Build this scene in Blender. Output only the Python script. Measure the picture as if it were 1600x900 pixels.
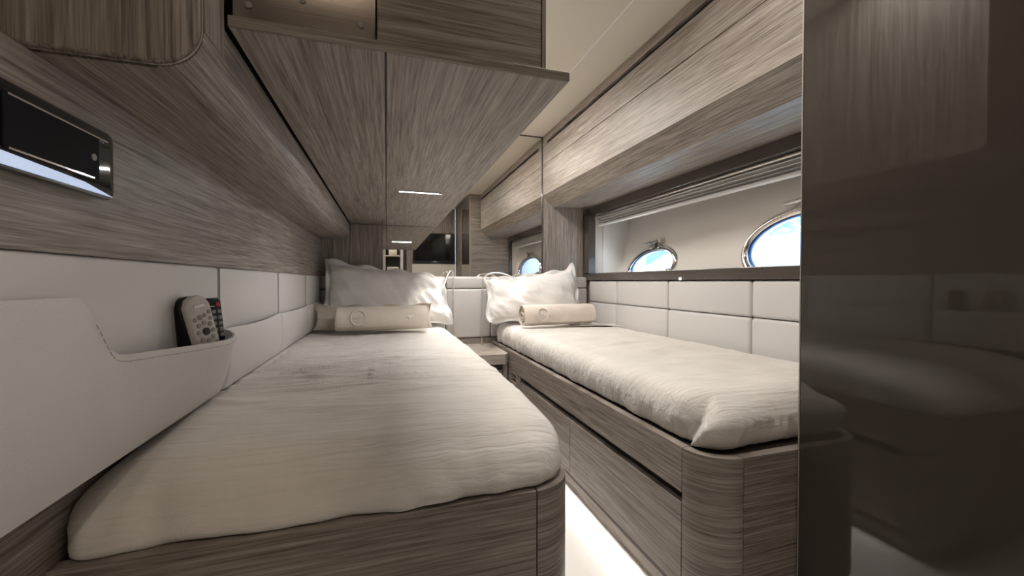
import bpy, bmesh, math, random
from mathutils import Vector, Matrix, noise
random.seed(4)
for o in list(bpy.data.objects):
    bpy.data.objects.remove(o)
S = bpy.context.scene
C = S.collection

# ------------------------------------------------------------------ camera
CZ = 0.78
cam_d = bpy.data.cameras.new('camera')
cam_d.sensor_width = 36.0
cam_d.lens = 36.0 * 628 / 1600
cam_d.clip_start = 0.02
cam = bpy.data.objects.new('camera', cam_d)
C.objects.link(cam)
cam.location = (0, 0, CZ)
cam.rotation_euler = (math.radians(90) - math.atan2(10, 628), 0, -math.atan2(196, 628))
S.camera = cam

# ------------------------------------------------------------------ world: bright sky with soft clouds
W = bpy.data.worlds.new('sky')
S.world = W
W.use_nodes = True
nt = W.node_tree
nt.nodes.clear()
wo = nt.nodes.new('ShaderNodeOutputWorld')
bg = nt.nodes.new('ShaderNodeBackground')
tc = nt.nodes.new('ShaderNodeTexCoord')
nz = nt.nodes.new('ShaderNodeTexNoise')
nz.inputs['Scale'].default_value = 3.0
nz.inputs['Detail'].default_value = 5
rp = nt.nodes.new('ShaderNodeValToRGB')
rp.color_ramp.elements[0].position = 0.46
rp.color_ramp.elements[0].color = (0.13, 0.34, 0.72, 1)
rp.color_ramp.elements[1].position = 0.68
rp.color_ramp.elements[1].color = (0.95, 0.97, 1.0, 1)
nt.links.new(tc.outputs['Generated'], nz.inputs['Vector'])
nt.links.new(nz.outputs['Fac'], rp.inputs['Fac'])
nt.links.new(rp.outputs['Color'], bg.inputs['Color'])
bg.inputs['Strength'].default_value = 3.0
nt.links.new(bg.outputs['Background'], wo.inputs['Surface'])

# ------------------------------------------------------------------ exposure
S.view_settings.view_transform = 'Standard'
S.view_settings.look = 'None'
S.view_settings.exposure = 0.15
S.view_settings.gamma = 1.0
S.view_settings.use_curve_mapping = False
sun_d = bpy.data.lights.new('sun', 'SUN')
sun_d.energy = 60.0; sun_d.angle = math.radians(0.6); sun_d.color = (1.0, 0.96, 0.90)
sun = bpy.data.objects.new('sun', sun_d); C.objects.link(sun)
sun.rotation_euler = Vector((-0.28, 0.55, -0.78)).to_track_quat('-Z', 'Y').to_euler()
LAMP_COL = (1.0, 0.945, 0.88)
ENTRY_COL = (1.0, 0.84, 0.66)
PANELS = [(0.32, 0.58, 0.60, 0.93, 6.2), (0.32, 0.58, 1.74, 2.36, 10.5)]   # flush ceiling light panels x0, x1, y0, y1, watts
DOWN = [(0.50, 0.12, 0.6), (-0.22, -0.12, 0.6)]   # ceiling downlights x, y, watts
READ_W = 2.4
LED_W = 1.6
BAR_W = 1.5

# ------------------------------------------------------------------ materials
def newmat(name):
    m = bpy.data.materials.new(name)
    m.use_nodes = True
    t = m.node_tree
    return m, t, t.nodes['Principled BSDF']

def plain(name, col, rough=0.5, metal=0.0, bump=0.0, bscale=200.0, coat=0.0, vary=0.06, spec=0.5):
    m, t, b = newmat(name)
    tc = t.nodes.new('ShaderNodeTexCoord')
    n = t.nodes.new('ShaderNodeTexNoise')
    n.inputs['Scale'].default_value = 7.0
    n.inputs['Detail'].default_value = 4
    t.links.new(tc.outputs['Object'], n.inputs['Vector'])
    r = t.nodes.new('ShaderNodeValToRGB')
    r.color_ramp.elements[0].color = tuple(c * (1 - vary) for c in col) + (1,)
    r.color_ramp.elements[1].color = tuple(min(1, c * (1 + vary)) for c in col) + (1,)
    t.links.new(n.outputs['Fac'], r.inputs['Fac'])
    t.links.new(r.outputs['Color'], b.inputs['Base Color'])
    b.inputs['Roughness'].default_value = rough
    b.inputs['Metallic'].default_value = metal
    b.inputs['Coat Weight'].default_value = coat
    b.inputs['Specular IOR Level'].default_value = spec
    if bump:
        n2 = t.nodes.new('ShaderNodeTexNoise')
        n2.inputs['Scale'].default_value = bscale
        n2.inputs['Detail'].default_value = 3
        t.links.new(tc.outputs['Object'], n2.inputs['Vector'])
        bp = t.nodes.new('ShaderNodeBump')
        bp.inputs['Strength'].default_value = bump
        bp.inputs['Distance'].default_value = 0.002
        t.links.new(n2.outputs['Fac'], bp.inputs['Height'])
        t.links.new(bp.outputs['Normal'], b.inputs['Normal'])
    return m

def wood(name, along, dark=(0.088, 0.070, 0.057), mid=(0.262, 0.224, 0.193), light=(0.455, 0.405, 0.360), rough=0.46):
    """fine-line grey oak veneer; along = set of axes on which the grain runs"""
    m, t, b = newmat(name)
    tc = t.nodes.new('ShaderNodeTexCoord')
    oi = t.nodes.new('ShaderNodeObjectInfo')
    mul = t.nodes.new('ShaderNodeVectorMath'); mul.operation = 'SCALE'
    mul.inputs[0].default_value = (3.1, 5.3, 7.7)
    t.links.new(oi.outputs['Random'], mul.inputs['Scale'])
    add = t.nodes.new('ShaderNodeVectorMath'); add.operation = 'ADD'
    t.links.new(tc.outputs['Object'], add.inputs[0])
    t.links.new(mul.outputs['Vector'], add.inputs[1])
    def layer(across, alongf, detail):
        mp = t.nodes.new('ShaderNodeMapping')
        mp.inputs['Scale'].default_value = [alongf if a in along else across for a in 'xyz']
        t.links.new(add.outputs['Vector'], mp.inputs['Vector'])
        n = t.nodes.new('ShaderNodeTexNoise')
        n.inputs['Scale'].default_value = 1.0
        n.inputs['Detail'].default_value = detail
        n.inputs['Roughness'].default_value = 0.55
        t.links.new(mp.outputs['Vector'], n.inputs['Vector'])
        return n
    n1 = layer(230, 5.5, 2.0)
    n2 = layer(620, 16.0, 1.0)
    n3 = layer(60, 1.8, 2.0)
    def math_(op, a, bb):
        k = t.nodes.new('ShaderNodeMath'); k.operation = op
        for i, v in enumerate((a, bb)):
            if isinstance(v, (int, float)): k.inputs[i].default_value = v
            else: t.links.new(v, k.inputs[i])
        return k.outputs[0]
    s = math_('ADD', math_('MULTIPLY', n1.outputs['Fac'], 0.5), math_('MULTIPLY', n2.outputs['Fac'], 0.28))
    s = math_('ADD', s, math_('MULTIPLY', n3.outputs['Fac'], 0.22))
    r = t.nodes.new('ShaderNodeValToRGB')
    e = r.color_ramp.elements
    e[0].position = 0.34; e[0].color = dark + (1,)
    e[1].position = 0.68; e[1].color = light + (1,)
    k = e.new(0.50); k.color = mid + (1,)
    t.links.new(s, r.inputs['Fac'])
    t.links.new(r.outputs['Color'], b.inputs['Base Color'])
    b.inputs['Roughness'].default_value = rough
    bp = t.nodes.new('ShaderNodeBump')
    bp.inputs['Strength'].default_value = 0.12
    bp.inputs['Distance'].default_value = 0.001
    t.links.new(s, bp.inputs['Height'])
    t.links.new(bp.outputs['Normal'], b.inputs['Normal'])
    return m

def fabric(name, col, weave=900.0, bump=0.25, fold=0.0):
    m, t, b = newmat(name)
    tc = t.nodes.new('ShaderNodeTexCoord')
    n = t.nodes.new('ShaderNodeTexNoise'); n.inputs['Scale'].default_value = 9; n.inputs['Detail'].default_value = 6
    t.links.new(tc.outputs['Object'], n.inputs['Vector'])
    r = t.nodes.new('ShaderNodeValToRGB')
    r.color_ramp.elements[0].position = 0.3
    r.color_ramp.elements[0].color = tuple(c * 0.92 for c in col) + (1,)
    r.color_ramp.elements[1].position = 0.7
    r.color_ramp.elements[1].color = tuple(min(1, c * 1.05) for c in col) + (1,)
    t.links.new(n.outputs['Fac'], r.inputs['Fac'])
    t.links.new(r.outputs['Color'], b.inputs['Base Color'])
    b.inputs['Roughness'].default_value = 0.85
    b.inputs['Sheen Weight'].default_value = 0.15
    b.inputs['Specular IOR Level'].default_value = 0.25
    n2 = t.nodes.new('ShaderNodeTexNoise'); n2.inputs['Scale'].default_value = weave; n2.inputs['Detail'].default_value = 2
    t.links.new(tc.outputs['Object'], n2.inputs['Vector'])
    mp = t.nodes.new('ShaderNodeMapping'); mp.inputs['Scale'].default_value = (6, 62, 40)
    t.links.new(tc.outputs['Object'], mp.inputs['Vector'])
    n3 = t.nodes.new('ShaderNodeTexNoise'); n3.inputs['Scale'].default_value = 1.0; n3.inputs['Detail'].default_value = 4
    n3.inputs['Distortion'].default_value = 0.8
    t.links.new(mp.outputs['Vector'], n3.inputs['Vector'])
    bp = t.nodes.new('ShaderNodeBump'); bp.inputs['Strength'].default_value = bump; bp.inputs['Distance'].default_value = 0.001
    t.links.new(n2.outputs['Fac'], bp.inputs['Height'])
    bp2 = t.nodes.new('ShaderNodeBump'); bp2.inputs['Strength'].default_value = fold; bp2.inputs['Distance'].default_value = 0.008
    t.links.new(n3.outputs['Fac'], bp2.inputs['Height'])
    t.links.new(bp.outputs['Normal'], bp2.inputs['Normal'])
    t.links.new(bp2.outputs['Normal'], b.inputs['Normal'])
    return m

def emit(name, col, strength):
    m, t, b = newmat(name)
    b.inputs['Base Color'].default_value = (0.8, 0.8, 0.8, 1)
    b.inputs['Emission Color'].default_value = col + (1,)
    b.inputs['Emission Strength'].default_value = strength
    return m

def pane_mat(name, tint=(0.93, 0.97, 1.0)):
    m = bpy.data.materials.new(name); m.use_nodes = True
    t = m.node_tree; t.nodes.clear()
    o = t.nodes.new('ShaderNodeOutputMaterial')
    tr = t.nodes.new('ShaderNodeBsdfTransparent'); tr.inputs['Color'].default_value = tint + (1,)
    gl = t.nodes.new('ShaderNodeBsdfGlossy'); gl.inputs['Roughness'].default_value = 0.02
    mx = t.nodes.new('ShaderNodeMixShader'); mx.inputs[0].default_value = 0.05
    t.links.new(tr.outputs[0], mx.inputs[1]); t.links.new(gl.outputs[0], mx.inputs[2])
    t.links.new(mx.outputs[0], o.inputs['Surface'])
    return m

def brushed(name, col=(0.20, 0.172, 0.152)):
    m, t, b = newmat(name)
    tc = t.nodes.new('ShaderNodeTexCoord')
    mp = t.nodes.new('ShaderNodeMapping'); mp.inputs['Scale'].default_value = (4, 400, 400)
    n = t.nodes.new('ShaderNodeTexNoise'); n.inputs['Scale'].default_value = 1; n.inputs['Detail'].default_value = 3
    t.links.new(tc.outputs['Object'], mp.inputs['Vector']); t.links.new(mp.outputs['Vector'], n.inputs['Vector'])
    bp = t.nodes.new('ShaderNodeBump'); bp.inputs['Strength'].default_value = 0.02; bp.inputs['Distance'].default_value = 0.001
    t.links.new(n.outputs['Fac'], bp.inputs['Height']); t.links.new(bp.outputs['Normal'], b.inputs['Normal'])
    b.inputs['Base Color'].default_value = col + (1,)
    b.inputs['Metallic'].default_value = 1.0
    b.inputs['Roughness'].default_value = 0.22
    b.inputs['Anisotropic'].default_value = 0.8
    return m

M = {}
M['wood_h'] = wood('oak_horizontal_grain', 'xy')
M['wood_y'] = wood('oak_lengthwise_grain', 'y')
M['wood_x'] = wood('oak_crosswise_grain', 'x')
M['wood_v'] = wood('oak_vertical_grain', 'z')
M['wood_pale'] = wood('oak_pale_tabletop', 'xy', dark=(0.26, 0.22, 0.19), mid=(0.40, 0.35, 0.31), light=(0.52, 0.47, 0.42))
M['recess'] = plain('dark_stained_recess', (0.035, 0.024, 0.019), 0.6)
M['gloss'] = plain('brown_lacquer', (0.046, 0.038, 0.031), 0.03, coat=0.8, vary=0.02, spec=0.5)
M['trim'] = plain('brown_satin_trim', (0.085, 0.072, 0.062), 0.22, coat=0.3, vary=0.03)
M['cream'] = plain('cream_ceiling_lining', (0.72, 0.68, 0.60), 0.55, vary=0.02)
M['hull'] = plain('cream_hull_lining', (0.80, 0.77, 0.72), 0.6, vary=0.03)
M['edging'] = plain('pale_panel_edging', (0.30, 0.27, 0.24), 0.4, vary=0.02)
M['white'] = plain('white_painted', (0.88, 0.88, 0.87), 0.45, vary=0.02)
M['leather'] = plain('greige_leather', (0.66, 0.645, 0.63), 0.46, bump=0.12, bscale=420, vary=0.02)
M['thread'] = plain('grey_thread', (0.42, 0.40, 0.39), 0.8)
M['linen'] = fabric('cream_linen', (0.80, 0.765, 0.72), fold=0.6)
M['pillowcase'] = fabric('white_pillowcase', (0.80, 0.785, 0.765), fold=0.25)
M['beige'] = fabric('beige_cover', (0.60, 0.54, 0.46), fold=0.2)
M['towel'] = fabric('beige_terry', (0.78, 0.70, 0.62), weave=500, bump=0.7)
M['thread_white'] = fabric('embroidery_thread', (0.86, 0.80, 0.73), weave=1500, bump=0.5)
M['floor'] = plain('pale_floor', (0.82, 0.80, 0.77), 0.35, vary=0.03)
M['chrome'] = plain('polished_chrome', (0.80, 0.78, 0.76), 0.09, metal=1.0, vary=0.02)
M['steel'] = brushed('brushed_steel')
M['mirror'] = plain('mirror_glass', (0.80, 0.78, 0.75), 0.012, metal=1.0, vary=0.0)
M['black'] = plain('black_plastic', (0.010, 0.010, 0.011), 0.4, vary=0.02, spec=0.3)
M['screenblack'] = plain('matt_black_screen', (0.008, 0.008, 0.010), 0.6, vary=0.02, spec=0.08)
M['blackgloss'] = plain('black_gloss', (0.006, 0.006, 0.008), 0.08, coat=0.5, vary=0.0)
M['grey'] = plain('light_grey_plastic', (0.52, 0.50, 0.46), 0.4, vary=0.03)
M['btn'] = plain('grey_buttons', (0.27, 0.26, 0.25), 0.5)
M['red'] = plain('red_button', (0.55, 0.03, 0.05), 0.4)
M['print'] = plain('white_print', (0.7, 0.7, 0.7), 0.5)
M['glass'] = pane_mat('porthole_glass')
M['gasket'] = plain('blue_gasket', (0.03, 0.10, 0.30), 0.3)
M['sheer'] = fabric('white_blind', (0.90, 0.90, 0.90), fold=0.1)
M['led'] = emit('warm_led', (1.0, 0.88, 0.72), 14.0)
M['diffuser'] = emit('lit_diffuser', (1.0, 0.95, 0.89), 2.0)
M['ledstrip'] = emit('plinth_led', (1.0, 0.95, 0.88), 3.0)
M['ledbar'] = emit('cabinet_led', (1.0, 0.97, 0.93), 5.0)
M['satin'] = plain('satin_metal', (0.88, 0.87, 0.86), 0.28, metal=1.0, vary=0.01)
M['ledw'] = emit('white_led', (1.0, 0.95, 0.88), 18.0)
M['lipreflect'] = emit('blue_lip_reflection', (0.45, 0.65, 1.0), 0.5)  # weak blue emission standing in for a reflection on black gloss
M['boat'] = plain('white_gelcoat', (0.85, 0.86, 0.87), 0.25, vary=0.01)
M['water'] = plain('harbour_water', (0.12, 0.27, 0.46), 0.2, bump=0.6, bscale=2.0)

# ------------------------------------------------------------------ mesh helpers (world coordinates)
def bbox(bm, x0, x1, y0, y1, z0, z1, bev=0.0, seg=2):
    vs = [bm.verts.new((x, y, z)) for x in (x0, x1) for y in (y0, y1) for z in (z0, z1)]
    q = [(0, 1, 3, 2), (4, 6, 7, 5), (0, 4, 5, 1), (2, 3, 7, 6), (0, 2, 6, 4), (1, 5, 7, 3)]
    fs = [bm.faces.new([vs[i] for i in f]) for f in q]
    if bev > 0:
        es = set(e for f in fs for e in f.edges)
        bmesh.ops.bevel(bm, geom=list(es), offset=bev, segments=seg, profile=0.5, affect='EDGES')
    return bm

def box(x0, x1, y0, y1, z0, z1, bev=0.0, seg=2):
    bm = bmesh.new()
    return bbox(bm, x0, x1, y0, y1, z0, z1, bev, seg)

def prism(poly, a0, a1, axis='y', bm=None, bev=0.0, seg=2):
    """extrude a 2-D outline along an axis: y -> (x,z), x -> (y,z), z -> (x,y)"""
    bm = bm or bmesh.new()
    def P(p, a):
        return {'y': (p[0], a, p[1]), 'x': (a, p[0], p[1]), 'z': (p[0], p[1], a)}[axis]
    A = [bm.verts.new(P(p, a0)) for p in poly]
    B = [bm.verts.new(P(p, a1)) for p in poly]
    n = len(poly)
    fs = [bm.faces.new(A), bm.faces.new(B[::-1])]
    caps = list(fs)
    for i in range(n):
        fs.append(bm.faces.new((A[i], B[i], B[(i + 1) % n], A[(i + 1) % n])))
    bmesh.ops.recalc_face_normals(bm, faces=fs)
    if bev > 0:
        es = set(e for f in caps for e in f.edges)
        bmesh.ops.bevel(bm, geom=list(es), offset=bev, segments=seg, profile=0.5, affect='EDGES')
    return bm

def tube(pts, r, sides=10, bm=None, closed=False):
    bm = bm or bmesh.new()
    pts = [Vector(p) for p in pts]
    n = len(pts)
    rings = []
    up = None
    for i, p in enumerate(pts):
        a = pts[(i - 1) % n] if (closed or i > 0) else p
        b = pts[(i + 1) % n] if (closed or i < n - 1) else p
        t = (b - a).normalized()
        if up is None:
            up = Vector((0, 0, 1)) if abs(t.z) < 0.9 else Vector((1, 0, 0))
        s = t.cross(up)
        if s.length < 1e-5: s = t.cross(Vector((0, 1, 0)))
        s.normalize()
        up = s.cross(t).normalized()
        rr = r[i] if isinstance(r, (list, tuple)) else r
        rings.append([bm.verts.new(p + (s * math.cos(k * 2 * math.pi / sides) + up * math.sin(k * 2 * math.pi / sides)) * rr) for k in range(sides)])
    m = n if closed else n - 1
    for i in range(m):
        A, B = rings[i], rings[(i + 1) % n]
        for k in range(sides):
            bm.faces.new((A[k], A[(k + 1) % sides], B[(k + 1) % sides], B[k]))
    if not closed:
        bm.faces.new(rings[0][::-1]); bm.faces.new(rings[-1])
    return bm

def cyl(c, axis, r, length, sides=20, bm=None, bev=0.0):
    c = Vector(c); ax = Vector(axis).normalized()
    if bev:
        return tube([c - ax * length / 2, c - ax * (length / 2 - bev * .3), c - ax * (length / 2 - bev), c + ax * (length / 2 - bev), c + ax * (length / 2 - bev * .3), c + ax * length / 2],
                    [r - bev, r - bev * .3, r, r, r - bev * .3, r - bev], sides, bm)
    return tube([c - ax * length / 2, c + ax * length / 2], r, sides, bm)

def bez(p0, p1, p2, p3, n=14):
    p0, p1, p2, p3 = map(Vector, (p0, p1, p2, p3))
    return [((1 - t) ** 3) * p0 + 3 * t * (1 - t) ** 2 * p1 + 3 * t * t * (1 - t) * p2 + t ** 3 * p3 for t in [i / n for i in range(n + 1)]]

def obj(name, bm, mat, parent=None, smooth=None, kind=None):
    """link a bmesh as ONE mesh object; coordinates given in world space"""
    me = bpy.data.meshes.new(name)
    org = parent['_org'] if parent else None
    bmesh.ops.recalc_face_normals(bm, faces=bm.faces)
    if org is None:
        xs = [v.co for v in bm.verts]
        org = Vector(((min(v.x for v in xs) + max(v.x for v in xs)) / 2, (min(v.y for v in xs) + max(v.y for v in xs)) / 2, min(v.z for v in xs)))
        own = org
        loc = org
    else:
        org = Vector(org); own = org; loc = Vector((0, 0, 0))
    for v in bm.verts: v.co -= own
    bm.to_mesh(me); bm.free()
    me.materials.append(M[mat] if isinstance(mat, str) else mat)
    o = bpy.data.objects.new(name, me)
    C.objects.link(o)
    o.location = loc
    o['_org'] = tuple(own)
    if parent: o.parent = parent
    if smooth is not None:
        for p in me.polygons: p.use_smooth = True
        if smooth < 179:
            me.set_sharp_from_angle(angle=math.radians(smooth))
    if kind: o['kind'] = kind
    return o

def thing(name, label, cat, loc, group=None):
    o = bpy.data.objects.new(name, None)
    o.empty_display_size = 0.05
    C.objects.link(o)
    o.location = loc
    o['_org'] = tuple(loc)
    o['label'] = label; o['category'] = cat
    if group: o['group'] = group
    return o

def tag(o, label, cat, group=None):
    o['label'] = label; o['category'] = cat
    if group: o['group'] = group
    return o

def struct(name, bm, mat, label=None, cat=None, smooth=None):
    o = obj(name, bm, mat, None, smooth)
    o['kind'] = 'structure'
    if label: o['label'] = label
    if cat: o['category'] = cat
    return o

def arc(cx, cy, r, a0, a1, n):
    return [(cx + r * math.cos(math.radians(a0 + (a1 - a0) * i / n)), cy + r * math.sin(math.radians(a0 + (a1 - a0) * i / n))) for i in range(n + 1)]

# ------------------------------------------------------------------ key dimensions (metres, floor = 0)
H = 2.50            # head wall
ZC = 1.735          # ceiling
XL = -0.42          # left wall behind the padding
XR = 1.3125         # right wall face
XP = 0.865          # wardrobe side
YA = -0.30          # aft wall with the television
YF = 0.655          # foot of the beds

# ------------------------------------------------------------------ room shell
fl = struct('floor', box(-0.6, 1.75, -1.6, 2.7, -0.06, 0.0), 'floor', 'pale cream cabin floor between the two beds', 'floor')
ce = struct('ceiling', box(-0.6, 1.75, -1.6, 2.7, ZC, ZC + 0.06), 'cream', 'smooth cream lined cabin ceiling', 'ceiling')
obj('ceiling_strip', box(0.80, 0.806, 0.62, 2.49, ZC - 0.0015, ZC + 0.002), 'white', ce)
wl = struct('wall_left', box(XL - 0.06, XL, -1.6, 2.7, 0, ZC), 'trim', 'left cabin wall faced with horizontal grain oak', 'wall')
struct('wall_left_upper', box(XL, -0.352, YA, 2.49, 0.812, 1.021, 0.001), 'wood_h', 'horizontal grain oak band on the left wall above the leather pockets', 'wall')
struct('wall_left_lower', box(XL, XL + 0.003, YA, 2.49, 0.40, 0.536), 'wood_h', 'oak strip of the left wall below the leather pockets', 'wall')
wh = struct('wall_head', box(-0.6, 1.60, H, H + 0.06, 0, ZC), 'wood_v', 'head end wall of vertical grain oak', 'wall')
obj('dark_panel', box(XL, -0.022, H - 0.012, H, 0.815, 1.113, 0.001), 'wood_v', wh)
obj('pillar_panel', box(0.994, 1.285, H - 0.012, H, 0.80, 1.60, 0.001), 'wood_v', wh)
wr = struct('wall_right', box(XR + 0.02, XR + 0.045, 0.66, H, 0, 0.79), 'cream', 'right cabin wall below the window recess', 'wall')

# aft wall (seen only in the mirror)
wa = struct('wall_aft', box(0.205, XP, YA - 0.05, YA, 0, ZC), 'wood_v', 'aft oak wall carrying the television', 'wall')
obj('cream_panel', box(0.31, XP - 0.002, YA, YA + 0.02, 0.30, 1.008, 0.002), 'cream', wa)
obj('side_stile', box(0.245, 0.306, YA, YA + 0.014, 0, ZC, 0.001), 'wood_v', wa)
obj('dark_stile', box(0.207, 0.243, YA, YA + 0.006, 0, ZC), 'recess', wa)
wa2 = struct('wall_aft_left', box(-0.6, -0.075, YA - 0.05, YA, 0, ZC), 'trim', 'aft brown wall left of the doorway', 'wall')
tr = struct('trim_1', box(0.170, 0.202, YA - 0.05, YA + 0.006, 0, ZC, 0.002), 'white', 'white door post beside the television wall', 'trim')
tr = struct('trim_2', box(-0.075, -0.035, YA - 0.05, YA + 0.006, 0, ZC, 0.002), 'white', 'white door post left of the doorway', 'trim')
wb = struct('wall_back', box(-0.6, 1.75, -1.60, -1.54, 0, ZC), 'white', 'white wall of the washroom beyond the doorway', 'wall')
ws = struct('wall_washroom', box(0.62, 0.66, -1.54, YA - 0.05, 0, ZC), 'white', 'white side wall of the washroom', 'wall')

# ------------------------------------------------------------------ window recess and hull
def hx(y, z): return 1.42 + 0.095 * (y - 1.06) + 0.2 * (z - 0.91)
def hp(y, z, d=0.0): return Vector((hx(y, z) + d, y, z))
PORT = [(1.065, 0.905, 0.245, 0.125, -0.02), (2.045, 0.868, 0.232, 0.098, -0.08)]   # y, z, half length, half height, tilt
def ell(p, t, k=1.0, extra=0.0):
    yc, zc, a, b, tl = p
    u, v = (a * k + extra) * math.cos(t), (b * k + extra) * math.sin(t)
    return yc + u * math.cos(tl) - v * math.sin(tl), zc + u * math.sin(tl) + v * math.cos(tl)
bm = bmesh.new()
cells = [(0.60, 1.55), (1.55, 2.52)]
z0h, z1h = 0.74, 1.45
for p, (ya, yb) in zip(PORT, cells):
    yc, zc = p[0], p[1]
    angs = [2 * math.pi * i / 72 for i in range(72)]
    for cy, cz in ((ya, z0h), (yb, z0h), (yb, z1h), (ya, z1h)):
        ta = math.atan2((cz - zc), (cy - yc)) % (2 * math.pi)
        j = min(range(72), key=lambda i: abs(angs[i] - ta)); angs[j] = ta
    R, Q, D = [], [], []
    for t in angs:
        dy, dz = math.cos(t), math.sin(t)
        # point on ellipse in direction t
        k = 1.0 / math.sqrt((dy / p[2]) ** 2 + (dz / p[3]) ** 2)
        R.append(bm.verts.new(hp(yc + dy * k, zc + dz * k)))
        D.append(bm.verts.new(hp(yc + dy * k, zc + dz * k, 0.05)))
        s = min(((yb - yc) / dy if dy > 1e-9 else 1e9), ((ya - yc) / dy if dy < -1e-9 else 1e9), ((z1h - zc) / dz if dz > 1e-9 else 1e9), ((z0h - zc) / dz if dz < -1e-9 else 1e9))
        Q.append(bm.verts.new(hp(yc + dy * s, zc + dz * s)))
    n = 72
    for i in range(n):
        j = (i + 1) % n
        bm.faces.new((R[i], R[j], Q[j], Q[i]))
        bm.faces.new((R[j], R[i], D[i], D[j]))
hull = struct('wall_hull', bm, 'hull', 'cream hull side with two oval portholes behind the window recess', 'wall', smooth=50)
obj('recess_floor', box(XR + 0.02, 1.50, 0.66, 2.50, 0.770, 0.790), 'hull', hull)
obj('recess_top', box(XR + 0.03, 1.62, 0.66, 2.50, 1.285, 1.30), 'hull', hull)
obj('recess_end', box(XR + 0.012, 1.75, 2.435, 2.46, 0.77, 1.29), 'hull', hull)
obj('recess_end', box(XR + 0.012, 1.75, 0.655, 0.675, 0.77, 1.29), 'hull', hull)
obj('lit_return', box(1.405, 1.60, 2.420, 2.437, 0.77, 1.24, 0.004), 'white', hull)
obj('outer_skin', box(1.62, 1.66, 0.2, 2.56, -0.3, 0.745), 'boat', hull)

for i, p in enumerate(PORT):
    w = thing('window_%d' % (i + 1), ['chrome oval porthole nearest the brown wardrobe', 'chrome oval porthole nearest the right pillow'][i], 'porthole', tuple(hp(p[0], p[1])))
    w['kind'] = 'structure'
    ringpts = lambda k, e, d: [hp(*ell(p, 2 * math.pi * j / 80, k, e), d) for j in range(80)]
    bm = bmesh.new()
    prof = [(0.0, 0.01), (-0.003, -0.010), (0.006, -0.018), (0.018, -0.019), (0.028, -0.010), (0.030, 0.002)]
    rg = [[bm.verts.new(v) for v in ringpts(1.0, e, d)] for e, d in prof]
    for a, b in zip(rg, rg[1:]):
        for j in range(80):
            bm.faces.new((a[j], a[(j + 1) % 80], b[(j + 1) % 80], b[j]))
    fr = obj('porthole_frame', bm, 'chrome', w, smooth=60)
    obj('gasket', tube(ringpts(1.0, -0.004, 0.006), 0.006, 6, closed=True), 'gasket', w, smooth=60)
    bm = bmesh.new()
    A = [bm.verts.new(v) for v in ringpts(1.0, 0, 0.012)]
    B = [bm.verts.new(v) for v in ringpts(1.0, 0, 0.018)]
    bm.faces.new(A); bm.faces.new(B[::-1])
    for j in range(80): bm.faces.new((A[j], B[j], B[(j + 1) % 80], A[(j + 1) % 80]))
    obj('pane', bm, 'glass', w)
    # hinge on the upper rim: two lugs and a bar
    y1, zz = ell(p, math.radians(96), 1.0, 0.034)
    hb = obj('hinge', tube([hp(y1 - 0.045, zz + 0.014, -0.024), hp(y1 + 0.105, zz + 0.008, -0.024)], 0.0085, 12), 'chrome', w, smooth=50)
    for dy in (-0.05, 0.03):
        lug = [(y1 + dy - 0.012, zz - 0.03), (y1 + dy + 0.022, zz - 0.03), (y1 + dy + 0.014, zz + 0.018), (y1 + dy + 0.004, zz + 0.024), (y1 + dy - 0.008, zz + 0.018)]
        bmL = bmesh.new()
        F = [bmL.verts.new(hp(a, b, -0.028)) for a, b in lug]; G = [bmL.verts.new(hp(a, b, -0.006)) for a, b in lug]
        bmL.faces.new(F); bmL.faces.new(G[::-1])
        for j in range(5): bmL.faces.new((F[j], G[j], G[(j + 1) % 5], F[(j + 1) % 5]))
        obj('hinge_lug', bmL, 'chrome', w)
    obj('hinge_knob', cyl(hp(y1 - 0.066, zz + 0.016, -0.02), (0, 1, 0), 0.013, 0.024, 14, bev=0.004), 'chrome', w, smooth=50)
    y1, zz = ell(p, math.radians(205), 1.0, 0.006)
    obj('latch', cyl(hp(y1, zz, -0.02), (1, 0, 0), 0.012, 0.03, 14, bev=0.004), 'chrome', w, smooth=50)

t2 = struct('trim_3', box(XR - 0.012, XR + 0.05, 0.66, H - 0.013, 0.788, 0.835, 0.002), 'trim', 'glossy brown window sill rail above the padded wall', 'trim')
t3 = struct('trim_4', box(XR - 0.002, XR + 0.03, 0.66, H - 0.013, 1.228, 1.276, 0.001), 'trim', 'dark brown window head rail under the oak soffit', 'trim')
t4 = struct('trim_5', box(XR - 0.02, XR + 0.03, 2.418, H - 0.013, 0.836, 1.227, 0.001), 'trim', 'brown window jamb beside the oak pillar', 'trim')
t5 = struct('trim_6', box(XR - 0.002, XR + 0.03, 0.66, 0.69, 0.836, 1.227, 0.001), 'trim', 'brown window jamb beside the wardrobe', 'trim')
# small courtesy light under the sill
cl = thing('courtesy_light', 'tiny round white light set in the brown sill rail', 'light', (XR - 0.02, 1.545, 0.789))
obj('bezel', cyl((XR - 0.013, 1.545, 0.793), (1, 0, 0), 0.0075, 0.004, 16), 'chrome', cl)
obj('lens', cyl((XR - 0.0155, 1.545, 0.793), (1, 0, 0), 0.0055, 0.003, 16), 'ledw', cl)

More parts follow.
